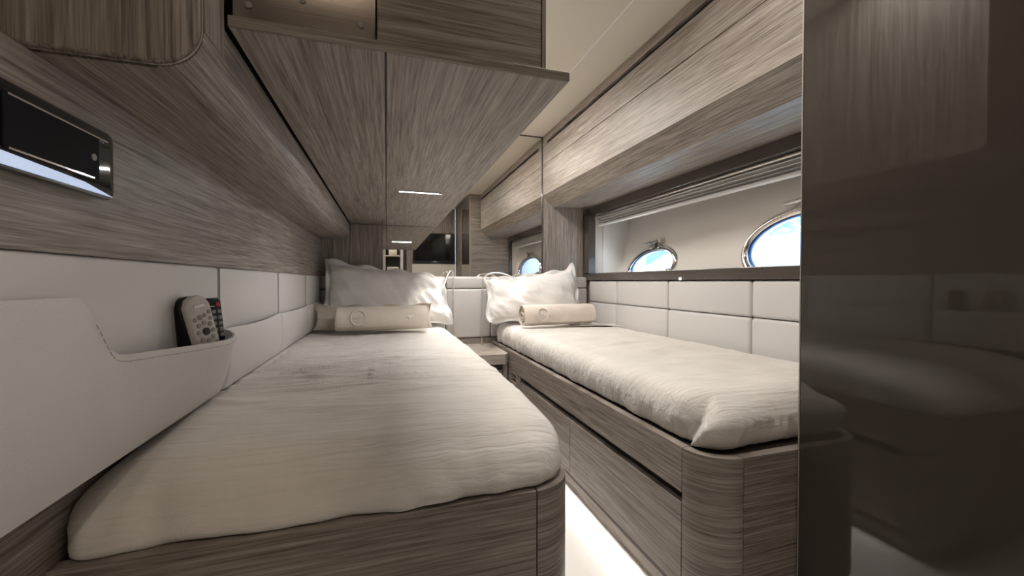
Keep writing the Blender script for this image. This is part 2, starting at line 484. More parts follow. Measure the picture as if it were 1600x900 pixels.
# pleated blind gathered at the top of the recess
bl = thing('window_blind', 'white pleated blind gathered along the top of the window recess', 'blind', (1.37, 1.55, 1.15))
prof = []
for i in range(5):
    z = 1.240 - i * 0.016
    prof += [(1.352 + 0.002 * i, z), (1.376 + 0.002 * i, z - 0.008)]
back = [(x + 0.006, z - 0.002) for x, z in prof][::-1]
obj('pleats', prism(prof + back, 0.69, 2.405, 'y'), 'sheer', bl)
obj('bottom_bar', box(1.352, 1.384, 0.69, 2.40, 1.150, 1.162, 0.003), 'white', bl)
obj('rail', tube([(1.343, 0.69, 1.218), (1.343, 2.415, 1.218)], 0.006, 10), 'chrome', bl, smooth=50)
obj('bracket', tube([(1.343 + 0.011 * math.cos(a), 2.408, 1.205 + 0.014 * math.sin(a)) for a in [k * math.pi / 8 for k in range(16)]], 0.0025, 6, closed=True), 'chrome', bl, smooth=50)

# ------------------------------------------------------------------ outside: moored boat and water
wt = struct('water', box(1.7, 60, -40, 60, -0.9, -0.8), 'water', 'harbour water outside the hull', 'water')
bo = thing('moored_boat', 'white motor boat moored outside the portholes', 'boat', (6.0, 5.0, -0.8))
obj('boat_hull', prism([(-2, -0.8), (12, -0.8), (13.5, 0.95), (9, 1.02), (-3, 0.95)], 5.2, 8.2, 'x', bev=0.15, seg=3), 'boat', bo, smooth=40)
obj('boat_cabin', prism([(-1, 0.9), (8.3, 0.9), (7.9, 1.10), (7.1, 1.38), (6.2, 1.48), (0, 1.53)], 5.6, 7.8, 'x', bev=0.05, seg=3), 'boat', bo, smooth=40)
for yy in (3.5, 4.2, 4.9, 5.6):
    obj('roof_strut', tube([(5.62, yy + 0.30, 1.82), (5.62, yy, 1.48)], 0.022, 8), 'boat', bo, smooth=50)
obj('roof_rail', tube([(5.62, 2.5, 1.82), (5.62, 6.0, 1.82)], 0.022, 8), 'boat', bo, smooth=50)

# ------------------------------------------------------------------ cornice cabinet along the right hull side
cc = thing('cornice_locker', 'long pale oak locker running along the right side above the window', 'cabinet', (1.15, 1.58, 1.275))
Y0, Y1 = 0.662, H - 0.014
obj('lower_front', box(0.990, 1.01, Y0, Y1, 1.3475, 1.5445, 0.001), 'wood_h', cc)
obj('upper_front', box(0.990, 1.01, Y0, Y1, 1.5475, 1.668, 0.001), 'wood_h', cc)
obj('top_strip', box(0.990, 1.01, Y0, Y1, 1.690, ZC - 0.001, 0.001), 'wood_h', cc)
obj('vent_slot', box(1.008, 1.012, Y0, Y1 - 0.07, 1.668, 1.690), 'black', cc)
obj('slot_end', box(0.990, 1.01, Y1 - 0.07, Y1, 1.668, 1.690), 'wood_h', cc)
obj('carcass', box(1.012, 1.60, Y0, Y1, 1.35, ZC - 0.001), 'recess', cc)
obj('sloped_panel', prism([(0.990, 1.346), (1.062, 1.276), (1.085, 1.276), (1.02, 1.346)], Y0, Y1, 'y'), 'wood_y', cc)
obj('soffit', prism([(1.0625, 1.2755), (XR + 0.03, 1.2765), (XR + 0.03, 1.29), (1.0625, 1.29)], Y0, Y1, 'y'), 'wood_y', cc)

# ------------------------------------------------------------------ wardrobe with glossy side, right of the camera
wd = thing('wardrobe', 'tall wardrobe with glossy dark brown lacquered side beside the bed foot', 'wardrobe', (1.2, 0.18, 0))
obj('side_panel', box(XP, XP + 0.02, 0.20, 0.650, 0.0, ZC, 0.001), 'gloss', wd)
obj('side_stile', box(XP, XP + 0.02, YA + 0.021, 0.196, 0.0, ZC, 0.001), 'wood_v', wd)
obj('end_panel', box(XP + 0.021, XR + 0.02, 0.63, 0.652, 0.0, ZC, 0.001), 'wood_h', wd)
obj('edge_strip', box(XP - 0.001, XP + 0.020, 0.650, 0.653, 0.0, ZC, 0.0005), 'edging', wd)
obj('carcass', box(XP + 0.021, 1.62, YA, 0.63, 0.0, ZC), 'recess', wd)

# ------------------------------------------------------------------ mirror on the head wall
mi = thing('wall_mirror', 'large wall mirror covering the head wall above the padded headboard', 'mirror', (0.485, H - 0.006, 0.815))
obj('mirror_sheet', box(-0.020, 0.985, H - 0.007, H - 0.001, 0.80, ZC - 0.006), 'mirror', mi)
obj('side_strip', box(0.986, 0.993, H - 0.014, H - 0.001, 0.80, ZC - 0.006), 'trim', mi)
obj('top_strip', box(0.30, 0.993, H - 0.012, H - 0.001, ZC - 0.0055, ZC - 0.0005), 'trim', mi)

# ------------------------------------------------------------------ overhead cabinet above the left bed
oc = thing('overhead_cabinet', 'oak overhead cabinet with two flat doors underneath, hanging above left bed', 'cabinet', (0.05, 1.5, 1.113))
YO = 0.614
obj('door', box(-0.196, -0.0015, YO + 0.004, H - 0.016, 1.113, 1.127, 0.0008), 'wood_y', oc)
dr = obj('door', box(0.0015, 0.292, YO + 0.004, H - 0.016, 1.113, 1.127, 0.0008), 'wood_y', oc)
pull = obj('light_bar', box(0.042, 0.203, 1.523, 1.542, 1.1095, 1.1135, 0.0008), 'chrome', dr)
obj('light_strip', box(0.046, 0.199, 1.528, 1.537, 1.1088, 1.1096), 'ledbar', pull)
obj('catch', cyl((0.192, 1.515, 1.109), (0, 0, 1), 0.005, 0.007, 12), 'chrome', pull)
ld = bpy.data.lights.new('bar_light', 'AREA'); ld.shape = 'RECTANGLE'; ld.size = 0.15; ld.size_y = 0.018; ld.energy = BAR_W; ld.color = (1.0, 0.97, 0.94)
lo = bpy.data.objects.new('bar_light', ld); C.objects.link(lo); lo.parent = oc
lo.location = Vector((0.122, 1.532, 1.107)) - Vector(oc.location)
obj('door_gap', box(-0.0016, 0.0016, YO + 0.01, H - 0.02, 1.116, 1.126), 'recess', oc)
obj('front_lip', box(-0.196, 0.292, YO, YO + 0.0035, 1.1128, 1.1275, 0.001), 'wood_x', oc)
obj('carcass', box(-0.196, 0.2485, YO + 0.030, H - 0.02, 1.128, ZC - 0.001), 'wood_y', oc)
obj('front_panel', box(-0.0115, 0.2475, YO + 0.016, YO + 0.030, 1.128, ZC - 0.001, 0.0008), 'wood_x', oc)
obj('end_strip', box(0.2485, 0.2555, YO + 0.014, H - 0.02, 1.128, ZC - 0.001, 0.0008), 'wood_v', oc)
pl = obj('steel_plate', box(-0.196, -0.0135, YO + 0.014, YO + 0.030, 1.128, 1.52, 0.002), 'steel', oc)
for sx, sz in ((-0.034, 1.152), (-0.175, 1.152), (-0.034, 1.30), (-0.110, 1.152 + 0.02)):
    obj('screw', cyl((sx, YO + 0.0135, sz), (0, 1, 0), 0.0042, 0.002, 14), 'btn', pl)

# ------------------------------------------------------------------ left wall cabinet with rounded lower edge
lc = thing('wall_cabinet', 'oak wall cabinet with rounded lower edge along the left wall', 'cabinet', (-0.31, 1.5, 1.021))
r = 0.046
xs, zb = -0.199, 1.021
obj('bottom_panel', box(XL + 0.001, xs - r - 0.001, 0.556, H - 0.016, zb, zb + 0.014, 0.0006), 'wood_y', lc)
outer = arc(xs - r, zb + r, r, -90, 0, 14)
inner = arc(xs - r, zb + r, r - 0.014, 0, -90, 14)
obj('rounded_edge', prism(outer + inner, 0.552, H - 0.016, 'y', bev=0.002), 'wood_y', lc, smooth=35)
obj('front_panel', box(xs - 0.014, xs, 0.556, YO - 0.001, zb + r + 0.0015, ZC - 0.001, 0.0006), 'wood_v', lc)
obj('inner_panel', box(xs - 0.018, xs - 0.004, YO, H - 0.016, zb + r + 0.0015, 1.1125), 'wood_y', lc)
obj('carcass', box(XL + 0.001, xs - 0.016, 0.57, H - 0.02, zb + 0.016, ZC - 0.001), 'recess', lc)
pts = [(XL + 0.001, zb)] + arc(xs - r, zb + r, r, -90, 0, 16) + [(xs, ZC - 0.001), (XL + 0.001, ZC - 0.001)]
obj('end_panel', prism(pts, 0.543, 0.5515, 'y', bev=0.006, seg=3), 'wood_v', lc, smooth=35)

# ------------------------------------------------------------------ padded leather panels
def pad(name, parent, axis, a0, a1, z0, z1, depth0, depth1, gap=0.0018, bev=0.012):
    """cushion panel; axis 'x' -> faces along y, axis 'y' -> faces along x"""
    a0 += gap; a1 -= gap; z0 += gap; z1 -= gap
    lo, hi = min(depth0, depth1), max(depth0, depth1)
    if axis == 'y': bm = box(lo, hi, a0, a1, z0, z1)
    else: bm = box(a0, a1, lo, hi, z0, z1)
    bmesh.ops.bevel(bm, geom=list(bm.edges), offset=min(bev, (z1 - z0) * 0.3), segments=4, profile=0.5, affect='EDGES')
    return obj(name, bm, 'leather', parent, smooth=60)

# right wall padding
rp_ = thing('padded_wall_panel', 'cream leather padded wall panelling along the right bed', 'wall panel', (XR, 1.5, 0.35))
ys = [0.665, 1.173, 1.642, 2.100, H - 0.06]
for a, b in zip(ys, ys[1:]):
    pad('upper_pad', rp_, 'y', a, b, 0.645, 0.787, XR - 0.006, XR + 0.02)
    pad('lower_pad', rp_, 'y', a, b, 0.40, 0.645, XR - 0.008, XR + 0.02)
# headboard padding
hb = thing('padded_headboard', 'cream leather padded headboard below the mirror', 'headboard', (0.45, H - 0.03, 0.43))
obj('bottom_strip', box(XL, 1.30, H - 0.055, H - 0.013, 0.385, 0.428, 0.001), 'wood_h', hb)
xsx = [-0.40, 0.345, 0.625, XR - 0.01]
for a, b in zip(xsx, xsx[1:]):
    pad('lower_pad', hb, 'x', a, b, 0.43, 0.736, H - 0.048, H - 0.013)
    pad('upper_pad', hb, 'x', a, b, 0.736, 0.812, H - 0.045, H - 0.013)
# left wall padding with pockets
lp = thing('padded_pocket_panel', 'cream leather padded panelling with pockets along the left bed', 'wall panel', (-0.38, 1.4, 0.545))
yl = [YA, 0.56, 1.034, 1.538, 2.02, H - 0.06]
yu = [YA, 1.034, 1.538, 2.02, H - 0.06]
for a, b in zip(yu, yu[1:]):
    pad('upper_pad', lp, 'y', a, b, 0.66 if a > 0.9 else 0.540, 0.814, -0.352, XL + 0.001, bev=0.008)
def pocket(a, b, zt, out):
    """soft pocket front: thin leather sheet, top edge given by zt(y), standing off the pad by out(y)"""
    bm = bmesh.new(); n, m = 56, 12
    G = []
    for s in (0, 1):
        g = []
        for i in range(n + 1):
            y = a + (b - a) * i / n
            col = []
            for j in range(m + 1):
                t = j / m
                z = 0.540 + (zt(y) - 0.540) * t
                edge = min(1, min(i, n - i) / 2.0)
                d = -0.346 - 0.007 * (1 - min(1.0, min(i, n - i) / 1.0)) + out(y, t) * (0.55 + 0.45 * edge) + 0.004 * math.sin(math.pi * t) * edge - 0.006 * s - (0.006 * (1 - t) ** 8 if s == 0 else 0)
                if j == m and s == 0: d -= 0.002
                col.append(bm.verts.new((d, y, z)))
            g.append(col)
        G.append(g)
    for s in (0, 1):
        for i in range(n):
            for j in range(m):
                bm.faces.new((G[s][i][j], G[s][i + 1][j], G[s][i + 1][j + 1], G[s][i][j + 1]))
    for i in range(n):
        bm.faces.new((G[0][i][m], G[0][i + 1][m], G[1][i + 1][m], G[1][i][m]))
        bm.faces.new((G[0][i][0], G[0][i + 1][0], G[1][i + 1][0], G[1][i][0]))
    for j in range(m):
        bm.faces.new((G[0][0][j], G[0][0][j + 1], G[1][0][j + 1], G[1][0][j]))
        bm.faces.new((G[0][n][j], G[0][n][j + 1], G[1][n][j + 1], G[1][n][j]))
    return obj('pocket', bm, 'leather', lp, smooth=70)
ZT1 = [(0.3, 0.762), (0.596, 0.762), (0.606, 0.757), (0.648, 0.694), (0.660, 0.684), (0.674, 0.681), (0.78, 0.676), (0.88, 0.672), (0.97, 0.673), (1.01, 0.676), (1.034, 0.679)]
def lerp_tab(tab):
    def f(y):
        if y <= tab[0][0]: return tab[0][1]
        for (a, za), (b, zb_) in zip(tab, tab[1:]):
            if y <= b:
                u = (y - a) / (b - a)
                return za + (zb_ - za) * u
        return tab[-1][1]
    return f
zt1 = lerp_tab(ZT1)
def out1(y, t):
    u = max(0.0, min(1.0, (y - 0.66) / (1.034 - 0.66)))
    return 0.006 + 0.060 * t ** 0.8 * math.sin(math.pi * u ** 1.25) ** 0.9 if 0 < u < 1 else 0.006
p1 = pocket(0.30, 1.032, zt1, out1)
def flat_out(k):
    return lambda y, t: 0.004 + k * t
p2 = pocket(1.036, 1.536, lambda y: 0.676 - 0.006 * math.sin(math.pi * (y - 1.036) / 0.5), lambda y, t: 0.005 + 0.010 * t * math.sin(math.pi * (y - 1.036) / 0.5))
p3 = pocket(1.540, 2.018, lambda y: 0.672 - 0.003 * math.sin(math.pi * (y - 1.54) / 0.478), lambda y, t: 0.004 + 0.006 * t * math.sin(math.pi * (y - 1.54) / 0.478))
p4 = pocket(2.022, H - 0.06, lambda y: 0.672, lambda y, t: 0.004)
# stitching along the big pocket edge
bm = bmesh.new()
yy = 0.62
while yy < 1.02:
    a, b = yy, yy + 0.0042
    def sp(y): 
        d = -0.346 + out1(y, 0.95) + 0.0012
        return Vector((d, y, zt1(y) - 0.009))
    tube([sp(a), sp(b)], 0.00045, 5, bm)
    yy += 0.0062
obj('stitching', bm, 'thread', p1, kind='stuff')
for ycut in (1.034, 1.538, 2.02):
    obj('seam', tube([(-0.3505, ycut, 0.66), (-0.3505, ycut, 0.81)], 0.0016, 6), 'thread', lp)

# ------------------------------------------------------------------ bed bases
def bed_base(side, label):
    """side = +1: base whose drawers face right (left bed); -1: base whose drawers face left (right bed)"""
    if side > 0: xf, xw = 0.338, XL + 0.002
    else: xf, xw = 0.630, XR - 0.012
    s = side
    R = 0.084
    yf = YF + (0.006 if side > 0 else 0.0)
    zt = 0.409; zd0, zd1 = 0.085, 0.2815; zs = 0.3065
    b = thing('bed_base', label, 'bed', ((xf + xw) / 2, 1.5, 0), 'twin bed bases')
    def bx(name, d0, d1, y0, y1, z0, z1, mat='wood_h', par=None, bev=0.0008):
        xa, xb_ = xf - s * d0, xf - s * d1
        return obj(name, box(min(xa, xb_), max(xa, xb_), y0, y1, z0, z1, bev), mat, par or b)
    yend = H - 0.057
    bx('side_rail', 0, 0.022, yf + R + 0.002, yend, zs, zt)
    bx('drawer', 0, 0.02, yf + R + 0.003, 1.3155, zd0, zd1)
    bx('drawer', 0, 0.02, 1.3185, 1.878, zd0, zd1)
    bx('end_stile', 0, 0.02, 1.8815, 1.955, zd0, zs - 0.0005)
    bx('end_stile', 0, 0.02, 2.035, yend, zd0, zs - 0.0005)
    bx('end_stile', 0, 0.02, 1.955, 2.035, zd0, 0.255)
    bx('end_stile', 0, 0.02, 1.955, 2.035, zs - 0.012, zs - 0.0005)
    k = bx('latch_recess', 0.012, 0.02, 1.956, 2.034, 0.2555, zs - 0.0125, 'recess')
    bx('latch', 0.006, 0.011, 1.975, 2.02, 0.268, 0.284, 'chrome', k)
    bx('pull_slot', 0.021, 0.030, yf + R, 1.8815, 0.05, zs + 0.01, 'recess')
    # plinth set back, following the rounded corner
    ins = 0.032
    fy = yf + ins
    xq = xf - s * ins
    poly = [(xw, yend), (xq, yend)] + [(xf - s * (R - (R - ins) * math.cos(a)), yf + R - (R - ins) * math.sin(a)) for a in [math.pi / 2 * i / 10 for i in range(11)]] + [(xw, fy)]
    obj('plinth', prism(poly, 0.0, 0.083, 'z'), 'wood_h', b, smooth=30)
    ls = bx('led_strip', 0.020, 0.029, yf + R, 1.87, 0.0795, 0.0845, 'ledstrip', None, 0)
    ld = bpy.data.lights.new('plinth_glow', 'AREA'); ld.shape = 'RECTANGLE'; ld.size = 0.010; ld.size_y = 1.1; ld.energy = LED_W; ld.color = LAMP_COL
    lo = bpy.data.objects.new('plinth_glow', ld); C.objects.link(lo); lo.parent = b
    lo.location = Vector((xf - s * 0.022, 1.31, 0.077)) - Vector(b.location)
    lo.rotation_euler = (0, -s * math.radians(12), 0)
    # rounded corner post
    cx, cy = xf - s * R, yf + R
    ao = [(cx + s * R * math.cos(a), cy - R * math.sin(a)) for a in [math.pi / 2 * i / 18 for i in range(19)]]
    ai = [(cx + s * (R - 0.022) * math.cos(a), cy - (R - 0.022) * math.sin(a)) for a in [math.pi / 2 * i / 18 for i in range(19)]][::-1]
    obj('corner_post', prism(ao + ai, 0.085, zt, 'z', bev=0.0012), 'wood_h', b, smooth=35)
    x0, x1 = sorted((cx - s * 0.002, xw))
    obj('foot_panel', box(x0, x1, yf, yf + 0.022, 0.085, zt, 0.0008), 'wood_h', b)
    # platform carrying the mattress
    inner = 0.0225
    poly = [(xw, yend), (xf - s * inner, yend)] + [(cx + s * (R - inner) * math.cos(a), cy - (R - inner) * math.sin(a)) for a in [math.pi / 2 * i / 10 for i in range(11)]] + [(xw, yf + inner)]
    obj('platform', prism(poly, 0.32, zt - 0.004, 'z'), 'recess', b)
    return b
bed_base(+1, 'oak bed base with rounded corner post under the left mattress')
bed_base(-1, 'oak bed base with long drawer slot under the right mattress')

# ------------------------------------------------------------------ mattresses in fitted sheets
def smooth01(t):
    t = max(0.0, min(1.0, t)); return t * t * (3 - 2 * t)

def mattress(x0, x1, y0, y1, zb, zt, Rps, label, seed, topf, sidef, name='mattress', foot=0.0):
    """fitted-sheet mattress as concentric rings of a rounded rectangle"""
    a, b = (x1 - x0) / 2, (y1 - y0) / 2
    cx, cy = (x0 + x1) / 2, (y0 + y1) / 2
    ns_x, ns_y, nc = 90, 300, 30
    def outline(d):
        A, B = max(a - d, 1e-4), max(b - d, 1e-4)
        rs = [max(min(Rp - d * 0.8, A * 0.95, B * 0.95), min(0.0008, A * 0.5)) for Rp in Rps]
        P = []
        cs = [(A - rs[0], -(B - rs[0]), -90), (A - rs[1], B - rs[1], 0), (-(A - rs[2]), B - rs[2], 90), (-(A - rs[3]), -(B - rs[3]), 180)]
        side_n = [ns_y, ns_x, ns_y, ns_x]
        for k in range(4):
            ux, uy, a0 = cs[k]
            r = rs[k]; r2 = rs[(k + 1) % 4]
            for i in range(nc):
                t = math.radians(a0 + 90.0 * i / nc)
                P.append((ux + r * math.cos(t), uy + r * math.sin(t), math.cos(t), math.sin(t), k + i / nc * 0.2))
            nx, ny, _ = cs[(k + 1) % 4]
            t = math.radians(a0 + 90)
            ex, ey = ux + r * math.cos(t), uy + r * math.sin(t)
            fx, fy = nx + r2 * math.cos(t), ny + r2 * math.sin(t)
            n = side_n[k]
            for i in range(n):
                u = i / n
                P.append((ex + (fx - ex) * u, ey + (fy - ey) * u, math.cos(t), math.sin(t), k + 0.2 + 0.8 * u))
        return P
    hgt = zt - zb
    prof = [(0.05, 0.0), (0.010, 0.0), (0.003, 0.005), (0.0, 0.014), (0.0, 0.026), (0.0, 0.038), (0.0, 0.050), (0.0, hgt - 0.056), (0.003, hgt - 0.040), (0.009, hgt - 0.026), (0.018, hgt - 0.015), (0.030, hgt - 0.007), (0.045, hgt - 0.0025), (0.06, hgt)]
    d = 0.07
    while d < a - 0.004:
        prof.append((d, hgt)); d += 0.0085
    prof.append((a - 0.004, hgt)); prof.append((a - 1e-4, hgt))
    bm = bmesh.new()
    rings = []
    for d, h in prof:
        ring = []
        for (px, py, nx_, ny_, s) in outline(d):
            X, Y = cx + px, cy + py
            fr = h / hgt
            z = zb + h
            side = 1 - smooth01(d / 0.06)
            o = sidef(X, Y, s, fr) * side
            X += nx_ * o; Y += ny_ * o
            Y += foot * smooth01(fr) * (1 - smooth01((Y - y0) / 0.26))
            w = smooth01((fr - 0.45) / 0.55)
            z += topf(X, Y) * w
            ring.append(bm.verts.new((X, Y, z)))
        rings.append(ring)
    n = len(rings[0])
    for A, B in zip(rings, rings[1:]):
        for i in range(n):
            bm.faces.new((A[i], A[(i + 1) % n], B[(i + 1) % n], B[i]))
    bm.faces.new(rings[0][::-1])
    bmesh.ops.remove_doubles(bm, verts=rings[-1], dist=0.0012)
    o = obj(name, bm, 'linen', None, smooth=180)
    return tag(o, label, 'mattress', 'mattresses in cream fitted sheets')

def nz3(x, y, z=0.0): return noise.noise(Vector((x, y, z)))
def ridge(v): return (1 - abs(v)) ** 3

def top_left(x, y):
    # crosswise wrinkles, strongest beside the wall and towards the head
    w = smooth01((y - 0.75) / 0.5) * (0.35 + 0.65 * smooth01((0.20 - x) / 0.5))
    w *= 1 - 0.9 * smooth01((y - 1.93) / 0.07)
    q = nz3(x * 2.6 + 3, y * 22, 1.3) ; q2 = nz3(x * 5 + 9, y * 46, 4.1); q3 = nz3(x * 3.5, y * 11 + x * 3, 7.7)
    z = 0.015 * w * ridge(q * 2.6) + 0.008 * w * ridge(q2 * 2.0) + 0.005 * q3
    z += 0.0018 * nz3(x * 7, y * 9, 2.2)
    z -= 0.030 * smooth01((0.99 - y) / 0.34) ** 1.2            # falls away at the foot
    z += 0.004 * smooth01((-0.28 - x) / 0.08)
    if x < -0.325: z = min(z, 0.0105)
    return z
def side_left(X, Y, s, fr):
    o = 0.0
    low = 1 - fr
    if Y < 0.85:      # foot: soft gathers
        g = nz3(X * 9, 3.3, fr * 2.0)
        o += 0.012 * low * g + 0.006 * nz3(X * 26, 1.0, fr * 3)
        o += 0.010 * math.exp(-((X - 0.18 - 0.06 * fr) / 0.03) ** 2) * low
        o += 0.012 * math.exp(-((X - 0.02 - 0.12 * fr) / 0.05) ** 2) * low
        o -= 0.006 * math.exp(-((X + 0.31 + 0.02 * fr) / 0.018) ** 2) * math.sin(math.pi * fr)
    else:
        o += 0.005 * low * nz3(Y * 14, 8.0, fr * 2)
    o -= 0.004 * low ** 3
    return o
mattress(-0.414, 0.332, 0.664, H - 0.066, 0.4095, 0.527, (0.085, 0.04, 0.04, 0.03), 'wrinkled cream sheeted mattress on the left bed base', 1, top_left, side_left, foot=0.055)

def top_right(x, y):
    z = 0.003 * nz3(x * 3, y * 6, 5.0) + 0.0015 * nz3(x * 8, y * 12, 9.0)
    # a few soft creases in the middle
    for (cx_, cy_, ln, wd_, am) in ((0.93, 1.44, 0.16, 0.018, 0.010), (1.05, 1.30, 0.12, 0.02, 0.009), (0.98, 1.22, 0.13, 0.014, -0.006), (1.02, 1.38, 0.05, 0.05, 0.006)):
        z += am * math.exp(-((x - cx_) / ln) ** 2 - ((y - cy_ - 0.25 * (x - cx_)) / wd_) ** 2)
    z += 0.002 * ridge(nz3(x * 4 + y * 3, y * 10, 2.0) * 1.6)
    z -= 0.010 * smooth01((0.80 - y) / 0.12)
    return z
def side_right(X, Y, s, fr):
    low = 1 - fr
    o = 0.0
    if X < 0.72 and Y > 0.80:
        o += 0.007 * (0.3 + low) * nz3(Y * 13, 2.0, fr * 1.5) + 0.004 * ridge(nz3(Y * 34, 6.0, fr * 2) * 1.4) * (0.4 + 0.6 * low)
        if Y > 1.9: o += 0.008 * math.sin(Y * 70) * low
    elif Y < 0.80:
        o += 0.007 * low * nz3(X * 14, 4.0, fr * 2) + 0.004 * ridge(nz3(X * 30, 9.0, fr * 2) * 1.4)
    o -= 0.010 * low ** 4
    # tucked corner fold: the foot side laps over the long side with a sharp edge
    if s >= 3.0:
        dist = (s - 3.0) / 0.2 * 0.133 if s < 3.2 else 0.133 + (s - 3.2) / 0.8 * 0.54
        u = dist - (0.030 + 0.075 * fr)
        wgt = 0.55 + 0.45 * math.sin(math.pi * min(1.0, fr))
        hi = 0.040 * max(0.0, 1 - max(u, 0) / 0.19) ** 1.3
        lo_ = -0.016 * max(0.0, 1 + min(u, 0) / 0.07)
        k = smooth01((u + 0.006) / 0.012)
        o += (lo_ + (hi - lo_) * k) * wgt
    return o
mR = mattress(0.650, XR - 0.014, 0.690, H - 0.066, 0.4095, 0.522, (0.04, 0.04, 0.04, 0.085), 'cream sheeted mattress with a tucked corner fold on the right bed base', 2, top_right, side_right, foot=0.02)

bm = bmesh.new()
nf = 16
T_, B_ = [], []
for i in range(nf + 1):
    u = i / nf
    row_t, row_b = [], []
    for j in range(9):
        v = j / 8
        x = 1.02 + 0.262 * u; y = 2.06 - 0.075 * u + v * 0.12
        z = 0.5262 + 0.005 * (1 - v) * math.sin(math.pi * (0.15 + 0.8 * u)) + 0.001
        row_t.append(bm.verts.new((x, y, z + 0.002))); row_b.append(bm.verts.new((x, y, z - 0.0005)))
    T_.append(row_t); B_.append(row_b)
for i in range(nf):
    for j in range(8):
        bm.faces.new((T_[i][j], T_[i + 1][j], T_[i + 1][j + 1], T_[i][j + 1]))
        bm.faces.new((B_[i][j + 1], B_[i + 1][j + 1], B_[i + 1][j], B_[i][j]))
    bm.faces.new((T_[i][0], B_[i][0], B_[i + 1][0], T_[i + 1][0])); bm.faces.new((T_[i][8], T_[i + 1][8], B_[i + 1][8], B_[i][8]))
for j in range(8):
    bm.faces.new((T_[0][j], T_[0][j + 1], B_[0][j + 1], B_[0][j])); bm.faces.new((T_[nf][j], B_[nf][j], B_[nf][j + 1], T_[nf][j + 1]))
obj('folded_sheet_edge', bm, 'linen', mR, smooth=60)

# ------------------------------------------------------------------ pillows
def pillow(name, w, h, T, fl, mat, M4, seed, shape=None, flmat=None, nu=64, nv=44):
    bm = bmesh.new()
    G = []
    fu, fv = fl / (w / 2), fl / (h / 2)
    def one(u, v, s):
        # u,v in [-1-f, 1+f]
        iu, iv = max(-1, min(1, u)), max(-1, min(1, v))
        t = T * ((1 - abs(iu) ** 2.4) * (1 - abs(iv) ** 2.4)) ** 0.5
        x, z = u * w / 2, v * h / 2
        # sides pull in a little where the stuffing is thick
        x *= 1 - 0.035 * (1 - iv * iv); z *= 1 - 0.05 * (1 - iu * iu)
        wr = 0.009 * nz3(x * 9 + seed, z * 7, seed) + 0.007 * ridge(nz3(x * 16 + z * 10 + seed, z * 5, seed * 2.0) * 1.6) + 0.005 * ridge(nz3(x * 5 + seed, z * 22 + x * 8, seed) * 1.6)
        rad = (1 - (1 - abs(iu)) ) ** 3
        wr += 0.006 * rad * math.sin(z * 55 + seed) + 0.005 * abs(iv) ** 4 * math.sin(x * 48 + seed * 2)
        out = (abs(u) > 1 or abs(v) > 1)
        y = -(t + 0.002) * s
        if s > 0: y -= wr * (1 if not out else 0)
        if out:
            k = max((abs(u) - 1) / max(fu, 1e-6), (abs(v) - 1) / max(fv, 1e-6), 0)
            wave = 0.018 * k * math.sin((z if abs(u) > 1 else x) * 38 + seed)
            y += wave
        p = Vector((x, y, z))
        if shape: p = shape(p, u, v)
        return M4 @ p
    def axis(n, f):
        L = [-1 + 2 * i / n for i in range(n + 1)]
        L = [math.sin(q * math.pi / 2) for q in L]
        if f > 0: L = [-1 - f, -1 - f * .66, -1 - f * .33] + L + [1 + f * .33, 1 + f * .66, 1 + f]
        return L
    U, V = axis(nu, fu if fl else 0), axis(nv, fv if fl else 0)
    for s in (1, -1):
        G.append([[bm.verts.new(one(u, v, s)) for v in V] for u in U])
    n, m = len(U) - 1, len(V) - 1
    for s in (0, 1):
        for i in range(n):
            for j in range(m):
                bm.faces.new((G[s][i][j], G[s][i + 1][j], G[s][i + 1][j + 1], G[s][i][j + 1]))
    for i in range(n):
        for j in (0, m): bm.faces.new((G[0][i][j], G[0][i + 1][j], G[1][i + 1][j], G[1][i][j]))
    for j in range(m):
        for i in (0, n): bm.faces.new((G[0][i][j], G[0][i][j + 1], G[1][i][j + 1], G[1][i][j]))
    return obj(name, bm, mat, None, smooth=180)

def shL(p, u, v):
    # left pillow: left end propped higher, right end slumping
    p.z += 0.030 * (-u) * (0.5 + 0.5 * v) - 0.035 * smooth01((u - 0.55) / 0.5) * (0.5 + 0.5 * v)
    p.x += 0.03 * smooth01((u - 0.6) / 0.5) * (0.5 - 0.5 * v)
    p.z -= 0.012 * math.cos(u * 1.6) * (0.5 + 0.5 * v)
    return p
ML = Matrix.Translation((0.005, 2.325, 0.522 + 0.184)) @ Matrix.Rotation(math.radians(-27), 4, 'X') @ Matrix.Rotation(math.radians(2), 4, 'Z')
pL = pillow('pillow', 0.60, 0.315, 0.062, 0.026, 'pillowcase', ML, 2.3, shL)
tag(pL, 'large white flanged pillow leaning on the headboard of the left bed', 'pillow', 'white bed pillows')
def shR(p, u, v):
    p.z += 0.028 * u * (0.5 + 0.5 * v) + 0.03 * smooth01((u - 0.9) / 0.15) * smooth01((v - 0.85) / 0.2)
    p.x += 0.012 * math.sin(v * 3)
    return p
MR = Matrix.Translation((0.868, 2.325, 0.522 + 0.164)) @ Matrix.Rotation(math.radians(-27), 4, 'X') @ Matrix.Rotation(math.radians(-3), 4, 'Z')
pR = pillow('pillow', 0.56, 0.275, 0.062, 0.026, 'pillowcase', MR, 5.1, shR)
tag(pR, 'white flanged pillow leaning on the headboard of the right bed', 'pillow', 'white bed pillows')
MB = Matrix.Translation((-0.055, 2.150, 0.527 + 0.074)) @ Matrix.Rotation(math.radians(-24), 4, 'X')
pB = pillow('small_cushion', 0.55, 0.118, 0.022, 0.006, 'beige', MB, 8.2, None, nu=48, nv=24)
tag(pB, 'small beige cushion between the left white pillow and its rolled towel', 'cushion')

